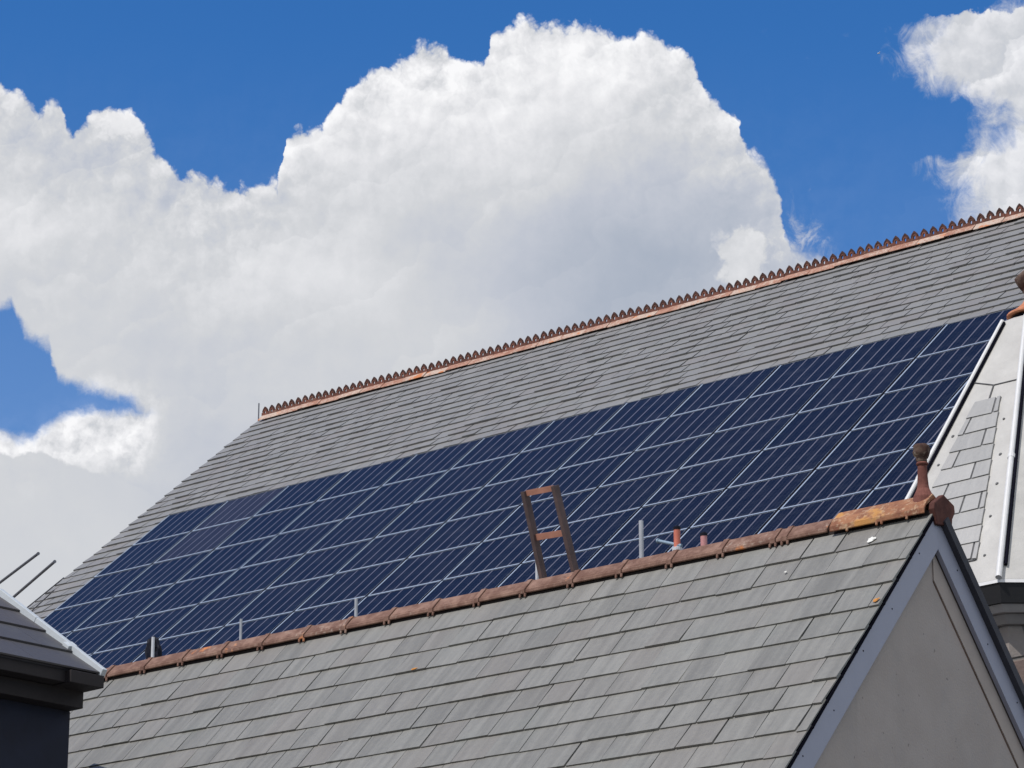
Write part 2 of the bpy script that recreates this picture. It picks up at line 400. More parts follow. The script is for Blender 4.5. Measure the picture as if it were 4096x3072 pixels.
def cell_b(t):
    u, v = uvn(); rn = orand()
    cu = X.m('FRACT', u*6.); cv = X.m('FRACT', v*5.)
    du = X.m('MINIMUM', cu, 1.-cu); dv = X.m('MINIMUM', cv, 1.-cv)
    inn = X.m('MINIMUM', u, 1.-u).smooth(.06, .09)
    lu = du.smooth(.072, .048)*inn                      # pale backing seen between the cell strings
    lv = dv.smooth(.018, .006)*.12*X.m('MINIMUM', v, 1.-v).smooth(.04, .06)
    bus = X.m('MINIMUM', X.m('ABSOLUTE', cu-.33), X.m('ABSOLUTE', cu-.67)).smooth(.02, .008)*.20
    gr = noise(comb(u*14., v*10., rn*50.), 1., 4., .7)
    gv = t.nodes.new('ShaderNodeTexVoronoi'); t.links.new(comb(u*34., v*26., rn*50.), gv.inputs['Vector']); gv.inputs['Scale'].default_value = 1.
    s = t.nodes.new('ShaderNodeSeparateColor'); t.links.new(gv.outputs['Color'], s.inputs[0])
    cellid = noise(comb(X.m('FLOOR', u*6.)*7.3, X.m('FLOOR', v*5.)*5.1, rn*60.), 3., 1., .5)
    tone = attr('tone')
    c = mixc((gr*.4 + X(s.outputs[0])*.35 + cellid*.3), (.003, .0035, .009), (.013, .0145, .027))
    c = mixc(tone*.75, c, (.030, .028, .038))
    c = mixc(rn.smooth(.0, 1.)*.35, c, (.004, .006, .016))
    edge = X.m('MINIMUM', u, 1.-u).smooth(.0, .012)
    c = mixc((X.m('MAXIMUM', X.m('MAXIMUM', lu, lv), bus))*(.54 - tone*.10), c, (.21, .205, .255))
    dust = noise(comb(u*2., v*2., rn*9.), 2.2, 4., .6).smooth(.4, .8)*.06
    c = mixc(dust, c, (.16, .17, .19))
    c = mixc(v.smooth(.93, 1.)*.14, c, (.22, .22, .22))
    return c, (gr*.12+.14), None
M_cell = mat('photovoltaic_glass', cell_b, spec=.5, ior=1.16)

# ------------------------------------------------------------------ ground
def ground():
    mb = MB(); mb.box((-2500, -2500, -.4), (2500, 2500, 0.)); return tag(mb.build('ground', M_ground), kind='structure')
ground()

# ------------------------------------------------------------------ slate courses
def slates(mb, P_, u0, u1, v0, v1, wid, ex, rng, thick=.013, lim=None, double=.12, lift=.004, gap=.004, tone0=.5):
    """P_(u, v, w) -> point. Courses run along u, laid from v1 (eaves) up to v0 (ridge)."""
    rows = int(math.ceil((v1-v0)/ex))
    for k in range(rows):
        va = v0 + k*ex; vb = va + ex
        off = (k % 2)*wid*.5 + rng.uniform(-.03, .03)
        u = u0 - off
        drop = rng.uniform(-.004, .004)
        while u < u1:
            w_ = wid*rng.choice((1., 1., 1., 1.06, .94)) * (1. if rng.random() > .04 else .8)
            a, b = u, u+w_
            u = b
            lo, hi = (u0, u1) if lim is None else lim(va, vb)
            a2, b2 = max(a, lo), min(b, hi)
            if b2-a2 < .02: continue
            g = gap*rng.choice((.1, .0, .6, 1., 1.5))
            if a2 > lo+.001: a2 += g*.5
            if b2 < hi-.001: b2 -= g*.5
            t_ = thick*rng.uniform(.75, 1.3); li = rng.uniform(0, lift) if rng.random() < .7 else rng.uniform(lift, lift*1.8)
            vj = vb + drop + rng.uniform(-.0035, .0035); sk = rng.uniform(-.0018, .0018)
            tl = rng.uniform(-.0012, .0012)
            tn = min(1, max(0, rng.gauss(tone0, .15)))
            wt = t_ + li; base = -.003
            if rng.random() < .025: vj += rng.uniform(.008, .018)
            ca, cb = (rng.uniform(.004, .012) if rng.random() < .05 else 0), (rng.uniform(.004, .012) if rng.random() < .05 else 0)
            top = [(a2, va-.05, .0), (b2, va-.05, .0), (b2-cb, vj+sk, wt+tl), (a2+ca, vj-sk, wt-tl)]
            bot = [(a2, va-.05, base-.004), (b2, va-.05, base-.004), (b2-cb, vj+sk, wt+tl-t_), (a2+ca, vj-sk, wt-tl-t_)]
            c = [P_(*q) for q in bot] + [P_(*q) for q in top]
            uv = [(q[0], q[1]) for q in bot+top]
            # ring order so that outward faces are right
            mb.hexa([c[0], c[3], c[2], c[1], c[4], c[7], c[6], c[5]], tn, [uv[i] for i in (0, 3, 2, 1, 4, 7, 6, 5)], skip=(0, 2))
    return mb

# ================================================================== far church with the solar array
S1 = rad(40.51); c1, s1 = math.cos(S1), math.sin(S1)
PW_, PH_ = 1.25, 1.25*.76835
O1 = Vector((-5.163, 44.914, 12.219)) + CAM
DN1 = -(H1*c1 + Zv*s1); NM1 = Zv*c1 - H1*s1
VT = 3.75*PH_                                        # array top below the ridge line
ROOF_O = O1 - DN1*VT
FR1 = frame(ROOF_O, R1, H1)
church = empty('church', FR1, 'large church hall behind with long grey slate roof, terracotta cresting and solar array', 'church')
def L1(a, v, w=0.): return (a, -v*c1 - w*s1, -v*s1 + w*c1)
BOFF = -.10
A0, A1 = -1.12, 21.; VE = 13.2
rng = random.Random(3)
gz = -ROOF_O.z
hw = VE*c1
mb = MB()
for sgn in (1, -1):
    q = [(A0+.03, 0, -.16), (A1, 0, -.16), (A1, -sgn*hw, -VE*s1-.16), (A0+.03, -sgn*hw, -VE*s1-.16)]
    mb.face(q if sgn < 0 else q[::-1])
deck = mb.build('roof', M_under, church)
mb = slates(MB(), lambda u, v, w: L1(u, v, w+BOFF), A0, A1, -.18, VE, .30, .236, rng, thick=.019, lift=.006, gap=.016)
mb.build('roof_slates', M_slate_big, deck)
mb = MB()
mb.face([(A0, .197, .035), (A0, hw+.12, -VE*s1-.06), (A1, hw+.12, -VE*s1-.06), (A1, .197, .035)], [(0, 0), (0, VE), (A1, VE), (A1, 0)])
mb.build('rear_slates', M_slate_big, deck)
# walls under the eaves, gable ends
ze = -VE*s1
mb = MB(); WI = hw-.45
for a in (A0+.15, A1-.15):
    q = [(a, -WI, gz), (a, WI, gz), (a, WI, ze+.1), (a, 0, -.35), (a, -WI, ze+.1)]
    mb.prism([(p[1], p[2]) for p in q], a, a+(.4 if a < 0 else -.4), lambda x, y, d: (d, x, y))
for b in (-WI, WI): mb.box((A0+.16, min(b, b*.95), gz), (A1-.16, max(b, b*.95), ze+.08))
mb.build('wall', M_stone, church)
# crested ridge tiles, 3 points to each 450 mm tile
def crest_tile():
    z0 = BOFF+.03
    base = MB()
    prof = [(0, z0+.058), (-.100, z0-.040), (-.107, z0-.056), (-.090, z0-.054), (0, z0+.035), (.090, z0-.054), (.107, z0-.056), (.100, z0-.040)]
    base.prism(prof, .003, .447, lambda x, y, d: (d, x, y))
    ob = base.build('ridge_tile', M_terr_base, None, bevel=.004)
    cr_ = MB(); zb = z0+.045; T = .012
    def pl(poly, tn):
        cr_.prism(poly, -T, T, lambda x, y, d: (x, d, zb+y), tn)
    for k in range(3):
        o = k*.15+.001; wd = .148
        L_ = lambda x: o + x*wd
        lowt, pk = .050, .134
        arch = [(.0, lowt), (.12, lowt+.002), (.17, lowt+.024), (.25, lowt+.050), (.37, pk-.016), (.5, pk)]
        hx, hz0, hz1 = .12, .022, .078
        holeL = [(.5, hz1), (.5-hx*.8, hz1-.010), (.5-hx, .5*(hz0+hz1)), (.5-hx*.8, hz0+.008), (.5, hz0)]
        left = [(0., 0.)] + arch + holeL + [(.5, 0.)]
        pl([(L_(x), y) for x, y in left][::-1], .35)
        pl([(L_(1-x), y) for x, y in left], .35)
        # thicker rim along the arch
    rim = cr_.build('crest', M_terr_crest, None, bevel=.0)
    # dark weathered cap following the points
    cp = MB()
    for k in range(3):
        o = k*.15+.001; wd = .148
        arch = [(.12, .066), (.18, .090), (.27, .112), (.38, .128), (.5, .146)]
        inner = [(.5, .112), (.40, .104), (.32, .092), (.26, .074), (.20, .056)]
        poly = [(o+x*wd, y) for x, y in arch+inner]
        cp.prism(poly[::-1], -.017, .017, lambda x, y, d: (x, d, zb+y), .9)
        cp.prism([(o+(1-x)*wd, y) for x, y in arch+inner], -.017, .017, lambda x, y, d: (x, d, zb+y), .9)
    capo = cp.build('crest_point', M_terr_crest, None)
    return ob, rim, capo
tb, tcr, tcp = crest_tile()
a = A0+.10; i = 0
while a < A1-.3:
    if i == 0: o_, c_, k_ = tb, tcr, tcp
    else:
        o_ = tb.copy(); c_ = tcr.copy(); k_ = tcp.copy()
        for q in (o_, c_, k_): COL.objects.link(q)
    # sub-parts must stay within three levels: tile and crest hang under the roof
    for q in (o_, c_, k_):
        q.parent = church; q.location = (a+rng.uniform(-.003, .003), .195+rng.uniform(-.010, .010), .138+rng.uniform(-.006, .006)-.014*math.sin(a*.55)**2); q.rotation_euler = (rng.uniform(-.05, .05), rng.uniform(-.010, .010), 0)
    for q in (c_, k_): q.parent = o_; q.location = (0, 0, 0); q.rotation_euler = (0, 0, 0)
    a += .45; i += 1
mb = MB(); mb.tube((A0+.03, .195, BOFF-.05), (A0+.03, .195, BOFF+.44), .011)
mb.build('lightning_rod', M_rod, church)

# solar panels
def panel():
    e = empty('solar_panel', Matrix.Identity(4), 'x', 'solar panel')
    w, h, g, t = PW_, PH_, .013, .035
    x0, x1, y0, y1 = .032, w-.014, .012, h-.012
    f = MB()
    l, r_, b, tp = .021, .002, .022, .003
    def bar(a0, a1, v0, v1):
        f.hexa([L1(a0, v0, -t), L1(a0, v1, -t), L1(a1, v1, -t), L1(a1, v0, -t), L1(a0, v0, 0), L1(a0, v1, 0), L1(a1, v1, 0), L1(a1, v0, 0)])
    bar(x0, x0+l, y0, y1); bar(x1-r_, x1, y0, y1)
    bar(x0+l, x1-r_, y0, y0+tp); bar(x0+l, x1-r_, y1-b, y1)
    fo = f.build('frame', M_alu, e)
    gl = MB(); a0, a1, v0, v1 = x0+l, x1-r_, y0+tp, y1-b
    c = [L1(a0, v0, -.02), L1(a0, v1, -.02), L1(a1, v1, -.02), L1(a1, v0, -.02), L1(a0, v0, -.004), L1(a0, v1, -.004), L1(a1, v1, -.004), L1(a1, v0, -.004)]
    uv = [(0, 0), (0, 1), (1, 1), (1, 0)]*2
    gl.hexa(c, 0., uv)
    ga = MB(); ga.hexa([L1(x1+.001, y0, -t), L1(x1+.001, y1, -t), L1(x1+.042, y1, -t), L1(x1+.042, y0, -t), L1(x1+.001, y0, -.003), L1(x1+.001, y1, -.003), L1(x1+.042, y1, -.003), L1(x1+.042, y0, -.003)])  # black strips filling the gaps between panels, their shade put into the colour
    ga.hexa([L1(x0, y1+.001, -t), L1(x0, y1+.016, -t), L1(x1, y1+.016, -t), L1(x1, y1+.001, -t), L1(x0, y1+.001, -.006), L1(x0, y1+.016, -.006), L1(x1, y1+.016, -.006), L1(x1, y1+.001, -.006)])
    ge = ga.build('gap_shade', M_gap, e)
    go = gl.build('cell_sheet', M_cell, e)
    gl.t = [1.]*len(gl.t)
    return e, fo, go, gl, ge
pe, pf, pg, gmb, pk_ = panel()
grey_sheet = gmb.build('cell_sheet', M_cell); grey_mesh = grey_sheet.data; bpy.data.objects.remove(grey_sheet)
ORD = ['first', 'second', 'third', 'fourth', 'fifth', 'sixth', 'seventh', 'eighth', 'ninth', 'tenth', 'eleventh', 'twelfth', 'thirteenth', 'fourteenth']
ROWN = ['top row', 'second row down', 'third row down', 'fourth row down', 'fifth row down', 'lowest row']
first = True
for rr_ in range(6):
    for cc in range(14):
        if cc == 13 and rr_ < 4: pass
        if first: e, f_, g_ = pe, pf, pg; first = False
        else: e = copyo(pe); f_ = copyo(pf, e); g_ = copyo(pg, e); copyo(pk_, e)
        v = VT + (rr_)*PH_
        e.matrix_world = FR1 @ Matrix.Translation(Vector(L1(cc*PW_, v, rng.uniform(-.003, .003)))) @ Matrix.Rotation(rng.uniform(-.0012, .0012), 4, 'Z')
        grey = (cc, rr_) in ((1, 0), (1, 1))
        if grey: g_.data = grey_mesh
        e['label'] = ('slightly greyer' if grey else 'dark blue') + ' solar panel, ' + ORD[cc] + " from the array's left edge, " + ROWN[rr_]
        e['group'] = 'solar panels on the far slate roof'
# rails carrying them: their ends show at the left of the array
mb = MB(); mb.hexa([L1(-.07, 0, -.085), L1(-.07, .04, -.085), L1(14*PW_+.05, .04, -.085), L1(14*PW_+.05, 0, -.085), L1(-.07, 0, -.040), L1(-.07, .04, -.040), L1(14*PW_+.05, .04, -.040), L1(14*PW_+.05, 0, -.040)])
rail0 = mb.build('mounting_rail', M_rail)
for k in range(6):
    o = rail0 if k == 0 else copyo(rail0)
    o.matrix_world = FR1 @ Matrix.Translation(Vector(L1(0, VT+(k+.45)*PH_, 0)))
    tag(o, 'dark mounting rail whose end pokes out left of the ' + ROWN[k] + ' of panels', 'rail', 'rails under the solar panels')
# clamp stubs above the top edge
mb = MB(); mb.hexa([L1(-.02, -.05, -.07), L1(-.02, .0, -.07), L1(.02, .0, -.07), L1(.02, -.05, -.07), L1(-.02, -.05, -.0), L1(-.02, .0, -.0), L1(.02, .0, -.0), L1(.02, -.05, -.0)])
cl0 = mb.build('panel_clamp', M_rail)
for k in range(1, 14):
    o = cl0 if k == 1 else copyo(cl0)
    o.matrix_world = FR1 @ Matrix.Translation(Vector(L1(k*PW_, VT+.02, 0)))
    tag(o, 'small dark clamp on the top edge of the array between its ' + ORD[k-1] + ' and ' + ORD[k] + ' panel', 'clamp', 'clamps along the top of the array')

# ================================================================== near gabled building
S3 = rad(48.); c3, s3 = math.cos(S3), math.sin(S3); S3b = rad(49.3); c3b, s3b = math.cos(S3b), math.sin(S3b)
P3 = Vector((-3.28778, 25.0865, 5.47466)) + CAM
FR3 = frame(P3, R1, H1)
near = empty('gabled_building', FR3, 'near building with pale grey slate roof, terracotta ridge and rendered gable end', 'building')
gz3 = -P3.z; VE3 = 5.4; AE = 8.03; AS = -.55
def L3(a, v, w=0.): return (a, -v*c3 - w*s3, -v*s3 + w*c3)
def L3b(a, v, w=0.): return (a, v*c3b + w*s3b, -v*s3b + w*c3b)
mb = MB()
mb.hexa([L3(AS, 0.02, -.05), L3(AS, VE3, -.05), L3(AE-.03, VE3, -.05), L3(AE-.03, .02, -.05), L3(AS, .02, -.012), L3(AS, VE3, -.012), L3(AE-.03, VE3, -.012), L3(AE-.03, .02, -.012)])
mb.hexa([L3b(AS, 0.02, -.05), L3b(AE-.02, .02, -.05), L3b(AE-.02, VE3, -.05), L3b(AS, VE3, -.05), L3b(AS, .02, -.012), L3b(AE-.02, .02, -.012), L3b(AE-.02, VE3, -.012), L3b(AS, VE3, -.012)])
roof3 = mb.build('roof', M_under, near)
rng = random.Random(11)
mb = slates(MB(), lambda u, v, w: L3(u, v, w), AS, AE, .095, VE3, .30, .2505, rng, thick=.0135, lift=.002, gap=.009)
mb.build('front_slates', M_slate_low, roof3)
mb = MB()
for k in range(21):
    a_ = .095 + k*.25
    for j in range(29):
        x0 = AS + j*.3 + (k % 2)*.15; x1 = min(x0+.296, AE)
        mb.hexa([L3b(x0, a_, -.01), L3b(x1, a_, -.01), L3b(x1, a_+.25, .002), L3b(x0, a_+.25, .002), L3b(x0, a_-.04, .0), L3b(x1, a_-.04, .0), L3b(x1, a_+.25, .015), L3b(x0, a_+.25, .015)], rng.random())
mb.build('rear_slates', M_slate_low, roof3)
# rendered gable and side walls
bw = VE3*c3 - .35; bwb = VE3*c3b - .35
zb3 = -VE3*s3
mb = MB()
mb.prism([(-bw, gz3), (bwb, gz3), (bwb, -VE3*s3b+.3), (.0, -.10), (-bw, zb3+.3)], AE-.30, AE-.06, lambda x, y, d: (d, x, y))
mb.prism([(-bw, gz3), (bwb, gz3), (bwb, -VE3*s3b+.3), (.0, -.10), (-bw, zb3+.3)], AS+.05, AS+.3, lambda x, y, d: (d, x, y))
mb.box((AS+.31, -bw, gz3), (AE-.31, -bw+.25, zb3+.3)); mb.box((AS+.31, bwb-.25, gz3), (AE-.31, bwb, -VE3*s3b+.3))
def render_b(t):
    o = objc(); sp2 = t.nodes.new('ShaderNodeSeparateXYZ'); t.links.new(o, sp2.inputs[0]); y = X(sp2.outputs[1]); z = X(sp2.outputs[2])
    n1 = noise(o, 3., 6., .6); n2 = noise(o, 60., 3., .6); n3 = noise(comb(y*6., z*1.2), 1., 4., .6)
    c = mixc(n1.smooth(.3, .7), (.415, .365, .335), (.45, .40, .37))
    # rusty water stain running down beside the right-hand board
    dist = z + .17 + y*1.163                                        # 0 along the board's lower edge
    st = (dist + .30 + (n1-.5)*.25).smooth(-.16, .22)*y.smooth(-.05, .12)
    c = mixc(st*.55, c, (.36, .245, .185))
    c = mixc(noise(comb(y*1.2, z*.7), 2.2, 5., .6).smooth(.45, .75)*.35, c, (.34, .32, .31))
    c = mixc(noise(comb(y*9., z*.8), 1., 3., .6).smooth(.58, .8)*.25, c, (.30, .26, .23))
    spk = noise(o, 22., 1., .5).smooth(.74, .77)
    c = mixc(spk*.6, c, (.20, .18, .17))
    return c, None, (n2, .002)
M_gable = mat('gable_render', render_b, .92, spec=.2)
mb.build('wall', M_gable, near)
# barge boards and the moulding inside the right one
mb = MB(); mb.prism([(-.000, -.055), (-VE3*c3, -VE3*s3-.05), (-VE3*c3, -VE3*s3-.29), (-.000, -.295)], AE-.045, AE-.006, lambda x, y, d: (d, x, y))
mb.build('barge_board', M_barge, near, bevel=.003)
mb = MB(); mb.prism([(.004, -.055), (.004, -.295), (VE3*c3b, -VE3*s3b-.30), (VE3*c3b, -VE3*s3b-.05)], AE-.045, AE-.010, lambda x, y, d: (d, x, y))
mb.build('barge_board', M_barge, near, bevel=.003)
mb = MB(); mb.prism([(.000, -.297), (.0, -.50), (VE3*c3b, -VE3*s3b-.50), (VE3*c3b, -VE3*s3b-.302)], AE-.059, AE-.050, lambda x, y, d: (d, x, y))
mb.build('stained_moulding', M_mould, near, bevel=.003)
mb = MB(); mb.prism([(.000, -.502), (.0, -.512), (VE3*c3b, -VE3*s3b-.514), (VE3*c3b, -VE3*s3b-.504)], AE-.0595, AE-.0565, lambda x, y, d: (d, x, y))
mb.build('crack', plain('rusty_crack', (.16, .10, .07), .9, var=.4), near)
mb = MB()
for k in range(9):
    t_ = .35 + k*.52
    mb.tube((AE-.007, -t_*c3, -t_*s3-.11-.05*(k % 2)), (AE-.0045, -t_*c3, -t_*s3-.11-.05*(k % 2)), .006, n=6)
    mb.tube((AE-.011, t_*c3b, -t_*s3b-.13-.05*(k % 2)), (AE-.0085, t_*c3b, -t_*s3b-.13-.05*(k % 2)), .006, n=6)
mb.build('board_nails', M_gap, near)
# right verge: undersides of the last slates
mb = MB(); mb.hexa([L3b(AE-.05, .10, -.045), L3b(AE+.035, .10, -.045), L3b(AE+.035, VE3, -.045), L3b(AE-.05, VE3, -.045), L3b(AE-.05, .10, .014), L3b(AE+.035, .10, .014), L3b(AE+.035, VE3, .014), L3b(AE-.05, VE3, .014)])
mb.build('verge_edge', M_under, near)
mb = MB(); mb.hexa([L3(AE-.04, .10, -.03), L3(AE-.04, VE3, -.03), L3(AE+.004, VE3, -.03), L3(AE+.004, .10, -.03), L3(AE-.04, .10, -.012), L3(AE-.04, VE3, -.012), L3(AE+.004, VE3, -.012), L3(AE+.004, .10, -.012)])  # black strip standing in for the shadow of the slate overhang on the board
for k in range(20): mb.tube(L3(AE-.0, .3+k*.2505, -.02), L3(AE+.010, .3+k*.2505, -.02), .009, n=6)
mb.build('verge_shade', M_gap, near)
# ridge tiles of the near roof
def ridge_tile():
    m1 = MB()
    H_ = [(.012, .058), (.072, -.004), (.080, -.008), (.083, -.020), (.094, -.024), (.096, -.050), (.080, -.054), (.068, -.034)]
    prof = [(-.012, .058)] + H_ + [(0, .034)] + [(-x, y) for x, y in H_[::-1]]; prof.pop()
    m1.prism(prof[::-1], .024, .450, lambda x, y, d: (d, x, y))
    t_ = m1.build('ridge_tile', M_terr_ridge, None, bevel=.004)
    m2 = MB(); pr = [(-.014, .068), (.014, .068), (.084, -.002), (.103, -.022), (.103, -.056), (.088, -.060), (.072, -.036), (0, .034), (-.072, -.036), (-.088, -.060), (-.103, -.056), (-.103, -.022), (-.084, -.002)]
    m2.prism(pr[::-1], -.022, .022, lambda x, y, d: (d, x, y))
    for s_ in (-1, 1):
        for q in (-.024, .024): m2.tube((q, s_*.094, -.055), (q, s_*.099, -.084), .011, .009, 8)
    k_ = m2.build('joint_collar', M_terr_ridge, None, bevel=.003)
    return t_, k_
rt, rc = ridge_tile()
pos = [-.45+.45*i for i in range(17)]
for i, a in enumerate(pos):
    if i == 0: t_, k_ = rt, rc
    else: t_, k_ = rt.copy(), rc.copy(); COL.objects.link(t_); COL.objects.link(k_)
    t_.parent = near; t_.location = (a, rng.uniform(-.003, .003), rng.uniform(-.003, .003)); t_.rotation_euler = (rng.uniform(-.012, .012), rng.uniform(-.006, .006), 0)
    k_.parent = t_; k_.location = (0, 0, 0)
k_ = rc.copy(); COL.objects.link(k_); k_.parent = t_; k_.location = (.10, 0, 0)
# bedding mortar under the tiles, coloured near-black for the shadow beneath their lip
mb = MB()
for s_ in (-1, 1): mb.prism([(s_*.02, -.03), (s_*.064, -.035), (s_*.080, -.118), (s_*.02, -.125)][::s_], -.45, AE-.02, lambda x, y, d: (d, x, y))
mb.build('ridge_bedding', M_shade_mortar, near)
# end tile, orange with lichen, and its dark closing block
mb = MB(); pr = [(-.0, .092), (.09, .040), (.12, .01), (.12, -.045), (.105, -.048), (.09, -.01), (0, .055), (-.09, -.01), (-.105, -.040), (-.108, -.068), (-.118, -.064), (-.118, -.030), (-.085, .020)]
mb.prism(pr[::-1], 7.24, 8.00, lambda x, y, d: (d, x, y)); 
for q in (7.38, 7.62, 7.66, 7.86): mb.tube((q, -.110, -.058), (q, -.116, -.086), .012, .009, 8)
mb.build('end_ridge_tile', M_terr_lichen, near, bevel=.006)
mb = MB(); pr = [(.073, .076), (.203, .024), (.208, -.026), (.172, -.078), (.165, -.127), (-.018, -.151), (-.036, -.097), (-.054, -.046), (-.043, -.001)]
mb.prism([(x-.02, y+.012) for x, y in pr][::-1], 8.005, 8.05, lambda x, y, d: (d, x, y))
mb.build('ridge_end_block', M_terr_dark, near, bevel=.008)
# small finial standing on the ridge end
mb = MB(); fa = 7.925; fz = .06
mb.lathe([(.074, -.03), (.068, .02), (.054, .05), (.043, .075), (.038, .10), (.034, .16), (.032, .215), (.031, .235), (.040, .243), (.042, .252), (.036, .26)], (fa, 0, fz), 20)
fin = mb.build('finial', M_fin, near, smooth=False, bevel=.002)
mb = MB(); mb.lathe([(.028, .255), (.036, .268), (.036, .280), (.040, .295), (.052, .312), (.056, .335), (.055, .360), (.052, .376), (.040, .386), (.012, .390)], (fa, 0, fz), 22, .17, .8)
mb.build('finial_head', M_fin_head, fin, smooth=True)

# dropping, lichen on the near slates
def splat(name, m_, pix, size, label, seed, asp=1.):
    rg = random.Random(seed); N = H1*(-s3) + Zv*c3
    p = FR3.inverted() @ hit(pix[0], pix[1], P3, N)
    v = -(p.y*c3 + p.z*s3); a = p.x
    mb = MB(); 
    for q in range(5):
        ca, cv, s_ = a + rg.uniform(-1, 1)*size*.8*(q > 0), v + rg.uniform(-1, 1)*size*.5*(q > 0), size*(1 if q == 0 else rg.uniform(.25, .55))
        ring = []
        for i in range(14):
            t = 2*math.pi*i/14; rr = s_*rg.uniform(.55, 1.1); ring.append((ca+rr*math.cos(t)*asp, cv+rr*math.sin(t)))
        for i in range(14):
            j = (i+1) % 14
            hgt = .026+q*.0006
            mb.face([L3(ca, cv, hgt), L3(*ring[j], hgt-.003), L3(*ring[i], hgt-.003)][::-1])
    o = mb.build(name, m_, near); o['label'] = label
splat('bird_dropping', M_white, (3492, 2168), .036, 'large white splash near the ridge end', 1)
splat('bird_dropping', M_white, (3147, 2298), .012, 'small white spot on the upper slates', 2)
splat('lichen_patch', M_orange, (3508, 2412), .024, 'orange lichen beside the right verge', 3)
splat('lichen_patch', M_orange, (1663, 2684), .014, 'tiny orange lichen between two slate courses', 4, 2.4)

# ================================================================== things standing behind the near ridge
def nearpt(x, y, b=.25):
    p = FR3.inverted() @ hit(x, y, P3 + H1*b, H1); return p.x, p.z
def thing(name, a, b, z, label, cat, group=None):
    return empty(name, FR3 @ Matrix.Translation((a, b, z)), label, cat, group)
G_POST = 'thin posts standing behind the near ridge'
for a, zt, r_, m_, lb in [(.196, .322, .014, M_pipewhite, 'short white post in front of the black plastic bundle, behind the near ridge'),
                      (1.226, .318, .011, M_post, 'short thin grey post behind the ridge, right of the black bundle'),
                      (2.502, .287, .013, M_post, 'short grey post at the left of the ladder, midway to the black bundle'),
                      (4.350, .322, .012, M_pipewhite, 'pale post touching the left foot of the rusty ladder'),
                      (5.339, .420, .017, M_post, 'tallest grey post, between the ladder and the red stubs')]:
    mb = MB(); mb.tube((0, 0, 0), (0, 0, zt+.34), r_, n=12); mb.box((-.035, -.035, 0), (.035, .035, .012))
    o = mb.build('metal_post', m_, None, FR3 @ Matrix.Translation((a, .25, -.34)), bevel=.001)
    tag(o, lb, 'post', G_POST)
for a, zt, m_, lb in [(5.665, .300, M_red, 'bright red upright pipe stub with black cap, beside the blue tube'), (5.905, .212, M_pink, 'faded pinkish red pipe stub, nearest to the gable end')]:
    e = thing('pipe_stub', a, .25, -.30, lb, 'pipe', 'red pipe stubs behind the near ridge')
    mb = MB(); mb.tube((0, 0, 0), (0, 0, zt+.30), .024, n=16); mb.build('pipe', m_, e, bevel=.001)
    mb = MB(); mb.lathe([(.027, zt+.297), (.028, zt+.315), (.018, zt+.325)], n=16); mb.build('cap', M_black, e)
    if a < 5.8:
        mb = MB(); mb.lathe([(.036, zt+.13), (.038, zt+.16), (.028, zt+.165)], n=16); mb.build('collar', M_pipewhite, e)
e = thing('angled_tube', 5.5, .25, .24, 'blue grey metal tube sloping down to the red pipe stub', 'tube')
mb = MB(); mb.tube((0, 0, 0), (.205, 0, -.070), .013, n=14); mb.build('tube', M_blue, e, bevel=.001)
mb = MB(); mb.lathe([(.019, -.008), (.019, .008), (.012, .008)], (0, 0, 0), 14); o = mb.build('end_ring', M_blue, e); o.rotation_euler = (0, rad(90), 0); o.location = (-.006, 0, .002)
mb = MB(); mb.tube((-.0075-.008, 0, .003), (-.004, 0, .001), .012, n=12); mb.build('open_end', M_gap, e)
mb = MB(); mb.box((.15, -.02, -.55), (.185, .02, -.062)); mb.build('support', M_blue, e)

# ladder leaning up out of the rear side
def rail_pts(xb, yb, xt, yt, bb=.16):
    lo, hi = 0., 8.
    for _ in range(60):
        A_ = .5*(lo+hi); p = FR3.inverted() @ hit(xb, yb, P3 + R1*A_, R1)
        if p.y > bb: lo = A_
        else: hi = A_
    q = FR3.inverted() @ hit(xt, yt, P3 + R1*A_, R1); return p, q
pl_, ql_ = rail_pts(2170, 2300, 2098, 1965); pr_, qr_ = rail_pts(2298, 2275, 2219, 1942)
lad = thing('ladder', pl_.x, pl_.y, pl_.z, 'rusty brown ladder top leaning out from behind the near ridge', 'ladder')
lo_ = Vector(pl_)
for p, q in ((pl_, ql_), (pr_, qr_)):
    d = (q-p).normalized(); n_ = d.cross(Vector((1, 0, 0))).normalized(); p = p - d*.45; mb = MB()
    hw_, hd_ = .017, .030; xx = Vector((1, 0, 0))
    c = [p-xx*hw_-n_*hd_, p+xx*hw_-n_*hd_, p+xx*hw_+n_*hd_, p-xx*hw_+n_*hd_, q-xx*hw_-n_*hd_, q+xx*hw_-n_*hd_, q+xx*hw_+n_*hd_, q-xx*hw_+n_*hd_]
    mb.hexa([v-lo_ for v in c]); mb.build('rail', M_rust, lad, bevel=.002)
def lerp(p, q, t): return p + (q-p)*t
for t1, t2, hh, m_ in ((.972, .972, .022, M_rung), (.445, .435, .024, M_rung), (-.12, -.12, .022, M_rung)):
    A_ = lerp(pl_, ql_, t1)-lo_; B_ = lerp(pr_, qr_, t2)-lo_
    dd = (ql_-pl_).normalized()*hh; nn = (B_-A_).cross(dd).normalized()*.006
    xx = (B_-A_).normalized()*.0172; A_ = A_+xx; B_ = B_-xx
    mb = MB(); mb.hexa([A_-dd-nn, B_-dd-nn, B_-dd+nn, A_-dd+nn, A_+dd-nn, B_+dd-nn, B_+dd+nn, A_+dd+nn]); mb.build('rung', m_, lad, bevel=.001)

